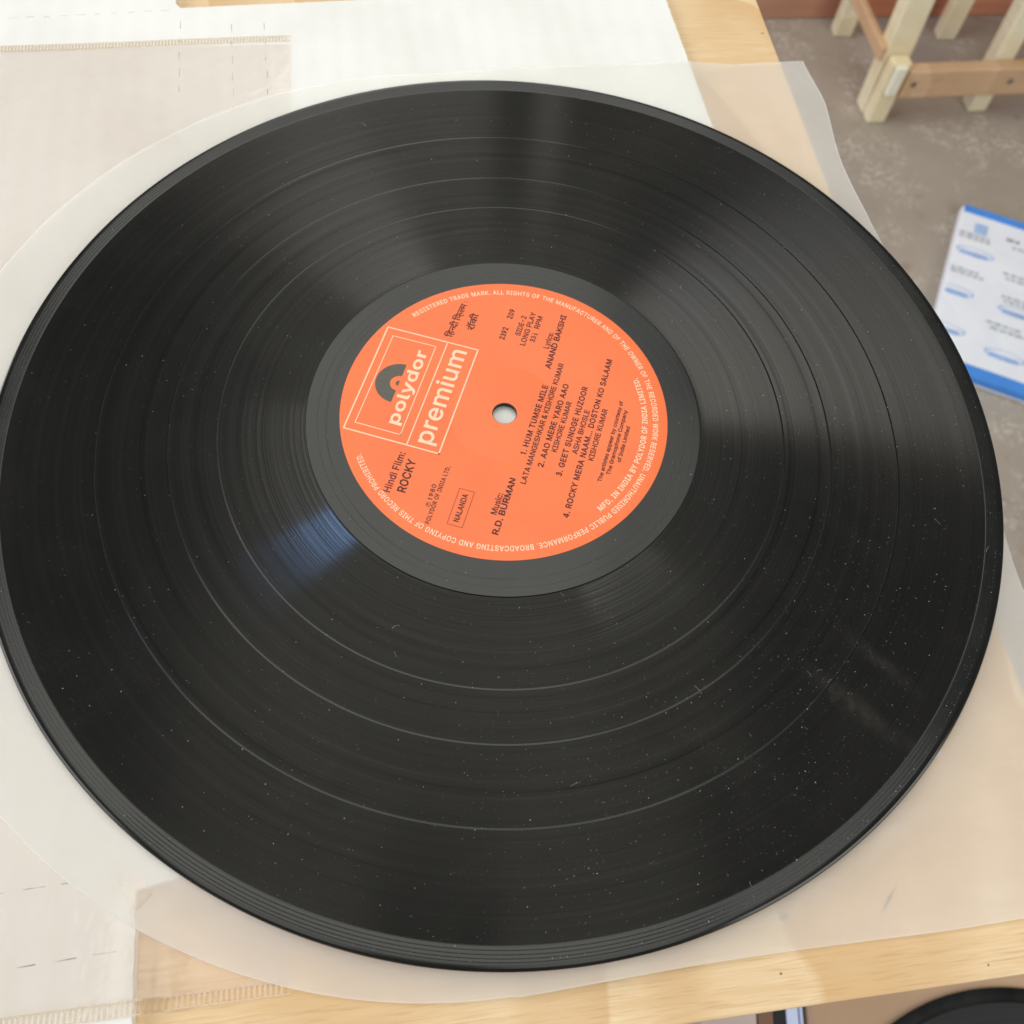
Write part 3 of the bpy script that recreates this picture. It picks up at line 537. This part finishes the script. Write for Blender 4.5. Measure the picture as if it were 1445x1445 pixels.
# run-out groove cut into the smooth band round the label
def ridge(fn, n, w, z, h):
    v, f = [], []
    for i in range(n+1):
        a, r = fn(i/n); c, s = math.cos(a), math.sin(a)
        for dr, dz in ((-w, 0), (0, h), (w, 0)): v.append(((r+dr)*c, (r+dr)*s, z+dz))
    for i in range(n):
        for k in (0, 1): f.append((i*3+k, i*3+k+1, i*3+k+4, i*3+k+3))
    return link('run_out_groove', v, f, M_RUN, None, True)
put(ridge(lambda t: (math.radians(150-360*2.2*t), 59.0-5.4*min(1, t*1.15)**0.8), 700, 0.09, -0.115, 0.035), rec)
put(ridge(lambda t: (2*math.pi*t, 52.9+1.5*math.cos(2*math.pi*t+math.radians(95))), 400, 0.08, -0.115, 0.03), rec)

# label
LC = (0.0, 0.85)
lab_prof = [(3.75, -0.11), (3.78, 0.0), (16.6, 0.0), (16.9, -0.035), (17.2, 0.0), (42.7, 0.0), (43.4, 0.03), (49.3, 0.03), (49.6, 0.0), (49.6, -0.11)]
cen = lambda r: (LC[0]*(r-3.7)/46, LC[1]*(r-3.7)/46)
label = put(fix_normals(link('label', *lathe(lab_prof, 360, cen), M_LABEL, None, True, 30)), rec)
lf = frame(LC[0], LC[1], 77.415)
ZT = 0.05
GL = {k: (a, [[tuple(map(int, p.split(','))) for p in s.split()] for s in g.split('|')] if g else []) for k, (a, g) in GLYPHS.items()}
def fatten(loop, d):
    d = -d                      # outer loops run anticlockwise, holes clockwise
    n = len(loop); out = []
    for i in range(n):
        p0, p1, p2 = (Vector(loop[(i+k) % n]) for k in (-1, 0, 1))
        e1, e2 = (p1-p0), (p2-p1)
        if e1.length < 1e-6 or e2.length < 1e-6: out.append(tuple(p1)); continue
        e1.normalize(); e2.normalize(); n1, n2 = Vector((-e1.y, e1.x)), Vector((-e2.y, e2.x))
        m = n1+n2
        if m.length < 0.3: out.append(tuple(p1)); continue
        m.normalize(); k = d/max(0.45, m.dot(n1)); out.append((p1.x+m.x*k, p1.y+m.y*k))
    return out
def clipx(loop, c):
    out = []
    for i in range(len(loop)):
        a, b = loop[i-1], loop[i]
        if (a[0] <= c) != (b[0] <= c):
            t = (c-a[0])/(b[0]-a[0]); out.append((c, a[1]+t*(b[1]-a[1])))
        if b[0] <= c: out.append(b)
    return out
CACHE = {}
def fill(loops, key=None):
    """outline loops -> points and triangles, filled as a 2D curve"""
    if key is not None and key in CACHE: return CACHE[key]
    loops = [l for l in loops if len(l) > 2]
    if not loops: return [], []
    if len(loops) == 1 and len(loops[0]) == 4: return list(loops[0]), [(0, 1, 2, 3)]
    cu = bpy.data.curves.new('outline', 'CURVE'); cu.dimensions = '2D'; cu.fill_mode = 'BOTH'
    for l in loops:
        sp = cu.splines.new('POLY'); sp.points.add(len(l)-1); sp.use_cyclic_u = True
        for p, (x, y) in zip(sp.points, l): p.co = (x, y, 0, 1)
    o = bpy.data.objects.new('outline', cu); me = o.to_mesh()
    res = ([(v.co.x, v.co.y) for v in me.vertices], [tuple(p.vertices) for p in me.polygons])
    o.to_mesh_clear(); bpy.data.objects.remove(o); bpy.data.curves.remove(cu)
    if key is not None: CACHE[key] = res
    return res
class Print:
    def __init__(s): s.v = []; s.f = []; s.k = 0
    def tri(s, loops, place, key=None):
        pts, faces = fill(loops, key)
        n = len(s.v); s.k += 1
        w = [place(*p) for p in pts]
        s.v += [(x, y, ZT+0.006*(s.k % 3)) for x, y in w]
        for fc in faces:
            A, B, D = (w[i] for i in fc[:3]); fc = list(fc)
            if (B[0]-A[0])*(D[1]-A[1])-(B[1]-A[1])*(D[0]-A[0]) < 0: fc.reverse()
            s.f.append(tuple(n+i for i in fc))
    def text(s, body, u0, u1, v0, v1=None, cap=1.7, bold=0, track=0, halves=None, slant=0, em=None):
        v1 = v0 if v1 is None else v1; sy = (em or cap/0.509)/1000.0
        x = 0; items = []; bold += 12
        for i, ch in enumerate(body):
            if ch not in GL: x += 280; continue
            a, loops = GL[ch]; c = (halves or {}).get(i)
            if c: loops = [q for q in (clipx(l, c) for l in loops) if len(q) > 2]; a = c
            items.append((x, loops, (ch, c, bold))); x += a+track
        W = x-track; sx = (u1-u0)/W; dv = (v1-v0)/(u1-u0)
        for x0, loops, key in items:
            ls = [fatten(l, bold) for l in loops] if bold else loops
            s.tri(ls, lambda px, py: (lambda u: lf(u, v0+(u-u0)*dv+py*sy))(u0+(x0+px)*sx + slant*py*sy), key)
    def arc(s, body, R, cap, a0, a1, inward=False, bold=0, track=30):
        sy = cap/509.0; x = 0; items = []
        for ch in body:
            if ch not in GL: x += 300; continue
            a, loops = GL[ch]; items.append((x, a, loops, (ch, bold, 'arc'))); x += a+track
        W = x-track
        for x0, a, loops, key in items:
            th = math.radians(a0+(a1-a0)*(x0+a/2)/W); w = math.radians(abs(a1-a0))*R/W
            def pl(px, py):
                du = (px-a/2)*w
                if not inward: rr = R+py*sy; t = th-du/R
                else: rr = R-py*sy; t = th+du/R
                return lf(rr*math.cos(t), rr*math.sin(t))
            s.tri([fatten(l, bold) for l in loops] if bold else loops, pl, key)
    def line(s, p, q, w):
        p, q = Vector(p), Vector(q); d = (q-p).normalized(); n = Vector((-d.y, d.x))*w/2; e = d*w/2
        s.tri([[tuple(p-e+n), tuple(p-e-n), tuple(q+e-n), tuple(q+e+n)]], lambda a, b: lf(a, b))
    def rect(s, pts, w):
        for i in range(4): s.line(pts[i], pts[(i+1) % 4], w)
    def ring(s, c, r0, r1, a0, a1, n=40):
        o = [(c[0]+r1*math.cos(math.radians(a0+(a1-a0)*k/n)), c[1]+r1*math.sin(math.radians(a0+(a1-a0)*k/n))) for k in range(n+1)]
        i = [(c[0]+r0*math.cos(math.radians(a0+(a1-a0)*k/n)), c[1]+r0*math.sin(math.radians(a0+(a1-a0)*k/n))) for k in range(n, -1, -1)]
        for k in range(n): s.tri([[o[k], o[k+1], i[n-k-1], i[n-k]]], lambda a, b: lf(a, b)); s.k -= 1
        s.k += 1
    def build(s, name, mat, par=label):
        return sub(link(name, s.v, s.f, mat), par)
def sub(o, par):
    o.parent = par; o.matrix_parent_inverse = par.matrix_parent_inverse.copy(); o.matrix_parent_inverse = Matrix.Translation(-rec.location) ; return o
rec_inv = Matrix.Translation(-rec.location)
def sub(o, par):                                # children of a part whose own parent inverse is a pure shift
    o.parent = par; o.matrix_parent_inverse = Matrix.Identity(4); return o

P = Print()
P.arc("REGISTERED TRADE MARK. ALL RIGHTS OF THE MANUFACTURER AND OF THE OWNER OF THE RECORDED WORK RESERVED. UNAUTHORISED PUBLIC PERFORMANCE. BROADCASTING AND COPYING OF THIS RECORD PROHIBITED.", 45.15, 1.6, 56.0, -233.0, bold=16, track=60)
P.arc("MFD. IN INDIA BY POLYDOR OF INDIA LIMITED.", 43.45, 1.6, -124.6, -55.8, inward=True, bold=24, track=60)
P.build('rim_lettering', M_CREAM)
P = Print()
P.text("2392", 25.5, 30.6, 7.7, cap=1.7, bold=8, track=40); P.text("209", 34.2, 38.3, 7.65, cap=1.7, bold=8, track=40)
P.text("SIDE-2", 28.5, 37.0, 3.35, cap=1.65); P.text("LONG PLAY", 25.2, 39.2, 0.85, cap=1.65)
P.text("33", 27.5, 30.1, -1.7, cap=1.6); P.text("1", 30.6, 31.1, -0.80, cap=0.85); P.text("3", 30.5, 31.3, -1.9, cap=0.85); P.line((30.4, -0.97), (31.2, -0.97), 0.1)
P.text("RPM", 33.0, 38.5, -1.65, cap=1.6)
P.text("Lyrics:", 26.4, 33.2, -6.65, cap=1.75); P.text("ANAND BAKSHI", 19.2, 41.2, -9.15, -8.8, cap=1.75, bold=6)
P.text("1. HUM TUMSE MILE", -13.2, 12.9, -10.2, cap=1.68, bold=6, track=34); P.text("LATA MANGESHKAR & KISHORE KUMAR", -22.8, 22.4, -12.8, cap=1.6)
P.text("2. AAO MERE YARO AAO", -15.8, 15.3, -16.2, cap=1.68, bold=6, track=34); P.text("KISHORE KUMAR", -9.6, 9.2, -18.7, cap=1.6)
P.text("3. GEET SUNOGE HUZOOR", -17.0, 16.1, -22.1, cap=1.68, bold=6, track=34); P.text("ASHA BHOSLE", -8.3, 8.0, -24.7, cap=1.6)
P.text("4. ROCKY MERA NAAM... DOSTON KO SALAAM", -29.6, 28.7, -27.5, -26.95, cap=1.68, bold=6, track=34); P.text("KISHORE KUMAR", -9.2, 10.0, -29.85, cap=1.6)
P.text("The artistes appear by courtesy of", -15.3, 14.3, -33.75, cap=1.15, bold=4); P.text("The Gramophone Company", -12.2, 11.5, -35.7, cap=1.15, bold=4); P.text("of India Limited", -7.1, 6.1, -37.75, cap=1.15, bold=4)
P.text("Music:", -34.9, -27.5, -7.55, cap=1.75); P.text("R.D. BURMAN", -40.9, -21.6, -9.75, cap=1.75, bold=8)
P.text("Hindi Film:", -37.2, -23.1, 23.65, cap=2.1, track=20); P.text("ROCKY", -36.0, -24.7, 19.5, 19.9, cap=2.4, bold=6, track=20)
P.ring((-37.3, 11.95), 0.62, 0.72, 0, 360, 24); P.text("P", -37.6, -37.0, 11.55, cap=0.85); P.text("1980", -35.9, -30.5, 11.4, 11.7, cap=1.25, track=60)
P.text("POLYDOR OF INDIA LTD,", -43.3, -23.6, 9.75, cap=1.25, bold=2, track=60)
P.text("NALANDA", -40.3, -30.9, 2.0, cap=1.6, bold=2, track=20)
P.text("िहनदी िफ़लम", 21.3, 35.4, 23.75, 22.9, em=3.0, halves={2: 400, 9: 520}); P.text(":", 36.2, 36.7, 23.2, cap=1.8)
P.text("रॉकी", 26.0, 32.7, 17.95, 18.25, em=3.1, bold=0)
P.build('dark_lettering', M_INK)
P = Print(); P.rect([(-29.6, 5.0), (-29.6, 0.5), (-41.5, 0.5), (-41.5, 5.0)], 0.16); P.build('box_outline', M_RED)
P = Print()
P.rect([(-20.45, 14.3), (19.2, 14.4), (18.95, 44.1), (-20.45, 44.0)], 0.42); P.line((-20.2, 24.3), (18.9, 24.3), 0.36)
P.rect([(-17.65, 27.2), (16.4, 27.35), (16.2, 41.45), (-17.6, 41.45)], 0.28); P.build('logo_frame', M_CREAM)
P = Print()
P.text("polydor", -15.1, 13.4, 29.1, cap=3.55, bold=10, track=30)
P.text("premium", -18.9, 17.8, 17.45, cap=5.4, bold=0, track=10); P.build('logo_lettering', M_CREAM)
P = Print(); P.ring((-0.35, 33.75), 2.75, 7.2, 0, 180); P.ring((-0.35, 33.75), 0.02, 0.95, 0, 180, 16); P.build('logo_half_disc', M_LOGO)

# ------------------------------------------------------------------ dust on the record
v, f = [], []
def blob(x, y, z, r, el=1.0, an=0.0):
    n = len(v); c, s = math.cos(an), math.sin(an)
    for dx, dy, dz in ((el, 0, 0), (-el, 0, 0), (0, 1, 0), (0, -1, 0), (0, 0, 0.7), (0, 0, -0.3)):
        v.append((x+(dx*c-dy*s)*r, y+(dx*s+dy*c)*r, z+dz*r))
    for a in ((0, 2, 4), (2, 1, 4), (1, 3, 4), (3, 0, 4), (2, 0, 5), (1, 2, 5), (3, 1, 5), (0, 3, 5)): f.append(tuple(n+k for k in a))
def surf(r): return 0.05 if r < 49.6 else -0.10 if r < 59.6 else -0.53 if r < 145 else -0.5+0.12*(r-145)
for i in range(6500):
    r = math.sqrt(random.uniform(52**2, 149.3**2)); a = random.uniform(0, 2*math.pi)
    if random.random() < 0.33:      # thicker towards the near right
        a = random.gauss(math.radians(-42), 0.5); r = min(148, abs(random.gauss(118, 22)))
        if r < 60: continue
    size = 0.024+0.05*random.random()**3
    if random.random() < 0.06: size = random.uniform(0.07, 0.13)
    blob(r*math.cos(a), r*math.sin(a), surf(r), size, random.uniform(1, 1.8), random.uniform(0, 6.3))
for i in range(26):                 # short curled fibres
    r = math.sqrt(random.uniform(55**2, 147**2)); a = random.uniform(0, 2*math.pi) if i < 18 else random.gauss(math.radians(-40), .5)
    x, y = r*math.cos(a), r*math.sin(a); h = random.uniform(0, 6.3); L = random.uniform(0.8, 2.4); cv_ = random.uniform(-1.6, 1.6)
    for k in range(9):
        t = k/8; x += math.cos(h+cv_*t)*L/9; y += math.sin(h+cv_*t)*L/9
        blob(x, y, surf(r)+0.02, L/9*0.6*0.35, 2.2, h+cv_*t)
du = link('dust', v, f, M_DUST)
tag(du, 'pale dust specks and lint fibres scattered over the record', kind='stuff')

# ------------------------------------------------------------------ timber stands on the floor
M_ST = mat_pine('stand_timber_pale', math.radians(80), (0.88, 0.82, 0.60), (0.76, 0.64, 0.39), (0.5, 0.37, 0.2), 0.35)
M_ST2 = mat_pine('stand_timber_tan', math.radians(-10), (0.66, 0.45, 0.28), (0.56, 0.36, 0.20), (0.30, 0.17, 0.09), 0.35)
M_LIT = simple('lit_face_timber', (0.84, 0.80, 0.64), 0.5, 0.3, 0.05, 40)  # paler than the leg: light on the timber put into the colour
M_BOLT = simple('screw_head', (0.16, 0.12, 0.09), 0.5, 0.5, 0.2, 100)
sa = frame(672, 1306, 10.0)
st = empty('timber_stand', (672, 1306, -900))
tag(st, 'pale timber stand with a low front rail, nearest on the concrete floor', 'timber stand', 'timber stands on the floor')
def post(root, name, fr, a, b, w, d, z0, z1, mat, lean=(0, 0), bv=4):
    return put(bevel(link(name, *boxmesh([fr(a, b), fr(a+w, b), fr(a+w, b+d), fr(a, b+d)], z0, z1,
        [fr(a+lean[0], b+lean[1]), fr(a+w+lean[0], b+lean[1]), fr(a+w+lean[0], b+d+lean[1]), fr(a+lean[0], b+d+lean[1])]), mat), bv), root)
post(st, 'leg', sa, -38, 0, 36, 26, -900, -776, M_ST)
post(st, 'lit_patch', sa, -34, -10, 22, 9.6, -835, -776, M_LIT, (0, 0), 4)  # pale piece painting the brightly lit face of the leg
post(st, 'leg', sa, -40, 27, 50, 34, -900, -180, M_ST, (-25, 10))
post(st, 'leg', sa, 170, 20, 38, 34, -900, -180, M_ST, (-30, 10))
post(st, 'rail', sa, -4, -8, 470, 26, -842, -786, M_ST2)
post(st, 'rail', sa, -56, 30, 14, 636, -790, -764, M_ST2, (0, 0), 3)
post(st, 'leg', sa, 430, 20, 38, 34, -900, -180, M_ST)
post(st, 'leg', sa, -68, 668, 38, 34, -900, -180, M_ST)
post(st, 'leg', sa, 430, 668, 38, 34, -900, -180, M_ST)
post(st, 'top_board', sa, -90, 0, 570, 720, -180, -155, M_ST2)
for a in (12, 196):
    x, y = sa(a, -8.5)
    vv, ff = lathe([(0.1, -2), (5, -2), (5, 1), (4, 2), (0.1, 2.2)], 16)
    rot = Matrix.Rotation(math.radians(90), 3, 'X')
    vv = [tuple(rot @ Vector(p)) for p in vv]; c10, s10 = math.cos(math.radians(10)), math.sin(math.radians(10))
    vv = [(x+p[0]*c10-p[1]*s10, y+p[0]*s10+p[1]*c10, -812+p[2]) for p in vv]
    put(link('screw_head', vv, ff, M_BOLT, None, True), st)
sb = frame(598, 1570, 9.0)
st2 = empty('timber_stand', (598, 1570, -900))
tag(st2, 'pale timber stand standing behind the nearer one, against the red brown wall', 'timber stand', 'timber stands on the floor')
sb = frame(598, 1546, 5.0)
for a, b in ((0, 0), (213, 50), (213, 560), (0, 560)): post(st2, 'leg', sb, a, b*0.0 + (0 if b < 100 else 0), 38, 30, -900, -200, M_ST) if b < 100 else None
post(st2, 'top_board', sb, -20, -12, 290, 60, -200, -175, M_ST2)

# ------------------------------------------------------------------ blue and white pack on the floor
pf = frame(648, 738, -19.5)                      # near left corner; first axis along the near edge
pk = empty('wrapped_pack', (648, 738, -900))
tag(pk, 'flat white wrapped pack with blue bands and faded print on the floor', 'pack')
def mat_wrap():
    t = NT('white_plastic_wrap'); c = t.coord(); n = t.noise(c, 14, 4, 0.6, 0.5)
    col = t.ramp(n, [(0.3, (0.80, 0.84, 0.90)), (0.7, (0.88, 0.90, 0.94))])
    return t.done(t.principled(col, 0.35, t.bump(n, 0.5, 0.006), 0.5))
M_WRAP = mat_wrap(); M_BLUE = simple('blue_band', (0.07, 0.27, 0.74), 0.4, 0.5, 0.12, 30); M_BLUE2 = simple('pale_blue_print', (0.22, 0.42, 0.78), 0.5, 0.3, 0.25, 60)
M_GREY = simple('grey_print', (0.22, 0.25, 0.27), 0.5, 0.3, 0.25, 60)
PD = 372; ph = -878
put(bevel(link('wrap', *boxmesh([pf(0, 0), pf(520, 0), pf(520, PD), pf(0, PD)], -900, ph), M_WRAP), 7, 3), pk)
put(link('band', *boxmesh([pf(4, PD-19), pf(516, PD-19), pf(516, PD-2), pf(4, PD-2)], ph-3, ph+0.8), M_BLUE), pk)
put(link('band', *boxmesh([pf(4, -0.8), pf(516, -0.8), pf(516, 22), pf(4, 22)], ph-12, ph+0.8), M_BLUE), pk)
v, f = [], []; v2, f2 = [], []
def quad(V, F, a, b, w, h, z=0.9):
    if a < 4 or a+w > 512: return
    n = len(V)
    for x, y in (pf(a, b), pf(a+w, b), pf(a+w, b+h), pf(a, b+h)): V.append((x, y, ph+z))
    F.append((n, n+1, n+2, n+3))
def words(V, F, a, b, n, h):
    for k in range(n):
        w = random.uniform(5, 13); x = a
        while w > 1.5:
            quad(V, F, a, b, 1.6, h*random.uniform(.7, 1)); a += 2.4; w -= 2.4
        a += 3
def oval(V, F, ca, cb, ra, rb, t):
    n = len(V); N = 28
    for k in range(N):
        an = 2*math.pi*k/N
        for q in (1.0, 1-t): x, y = pf(max(4, ca+ra*q*math.cos(an)), cb+rb*q*math.sin(an)); V.append((x, y, ph+1.0))
    for k in range(N): F.append((n+2*k, n+2*((k+1) % N), n+2*((k+1) % N)+1, n+2*k+1))
for ca, cb in ((38, 262), (20, 165), (20, 80), (125, 160), (118, 62), (230, 262), (230, 150), (225, 60), (330, 200), (330, 90)):
    oval(v, f, ca, cb, 32, 10, 0.08)
    for k in range(9): quad(v, f, ca-24+k*5.3, cb-9, 3.6, 9)
for ca in (28, 130, 232, 334):
    for k in range(3): quad(v, f, ca, PD-62+k*8.5, 22, 5)
words(v2, f2, 84, PD-58, 2, 9)
for a, b in ((-0, 300), (0, 292), (180, 312), (186, 303), (96, 184), (100, 175), (200, 184), (206, 176), (96, 300), (-0, 214), (0, 206), (90, 236), (96, 226), (80, 120), (88, 110), (210, 214), (216, 204), (205, 110), (210, 100), (310, 150)):
    words(v2, f2, max(6, a), b, 5, 5)
o = put(link('blue_print', v, f, M_BLUE2), pk); o['kind'] = 'stuff'
o = put(link('grey_print', v2, f2, M_GREY), pk); o['kind'] = 'stuff'

# ------------------------------------------------------------------ below the near edge of the worktop
M_BROWN = simple('brown_cardboard', (0.47, 0.31, 0.195), 0.8, 0.2, 0.08, 12, 0.1)
bx = link('cardboard_box', *boxmesh([(217, -520), (640, -520), (640, -105), (217, -105)], -900, -403), M_BROWN)
bevel(bx, 3); tag(bx, 'closed brown cardboard box standing on the floor below the worktop corner', 'cardboard box')
rc2 = empty('vinyl_record', (352, -291, -403))
tag(rc2, 'second black vinyl record lying on the brown cardboard box below the worktop', 'record')
p2 = [(3.6, -402.8), (3.6, -401), (50, -401), (60, -401.4), (142, -401.4), (145, -400.9), (149.5, -400.6), (150.5, -401.4), (149.8, -402.9)]
cx2 = lambda r: (352, -291)
put(fix_normals(link('disc', *lathe(p2, 256, cx2), M_SMOOTH, None, True, 12)), rc2)
def grooves2():
    t = NT('worn_grooves'); c = t.coord(loc=(-0.352, 0.291, 0)); flat = t.vmath('MULTIPLY', c, (1, 1, 0)); r = t.vmath('LENGTH', flat)
    cv = t.n.new('ShaderNodeCombineXYZ'); t.set(cv, 0, r); b = t.noise(cv.outputs[0], 300, 3)
    return t.done(t.principled(t.ramp(b, [(0.3, 0.006), (0.7, 0.018)]), 0.4, None, 0.4))
put(fix_normals(link('grooved_band', *lathe([(60, -401.4), (60.2, -401.2), (141.8, -401.2), (142, -401.4)], 256, cx2), grooves2(), None, True, 12)), rc2)
put(link('label', *lathe([(3.7, -401.0), (3.7, -400.9), (50, -400.9), (50, -401.0)], 128, cx2), M_BROWN, None, False), rc2)
for x0, x1, col, lab in ((212.6, 214.6, (0.55, 0.62, 0.78), 'thin pale blue white board, nearest the brown box'),
                    (204, 211.6, (0.60, 0.67, 0.84), 'thick bluish white board standing upright beside the thin one'),
                    (196.6, 203, (0.008, 0.007, 0.007), 'black board standing upright beside the thick white one'),
                    (186, 195.8, (0.20, 0.10, 0.06), 'brown fibreboard offcut standing left of the black board'),
                    (150, 185, (0.55, 0.44, 0.38), 'pinkish pale board pack leftmost below the front edge')):
    nm = 'upright_board'
    o = link(nm, *boxmesh([(x0, -470), (x1, -470), (x1, -130), (x0, -130)], -900, -404), simple(nm+'_face', col, 0.45, 0.4, 0.06, 20))
    bevel(o, 0.5, 1); tag(o, lab, 'board', 'boards standing upright beside the box')
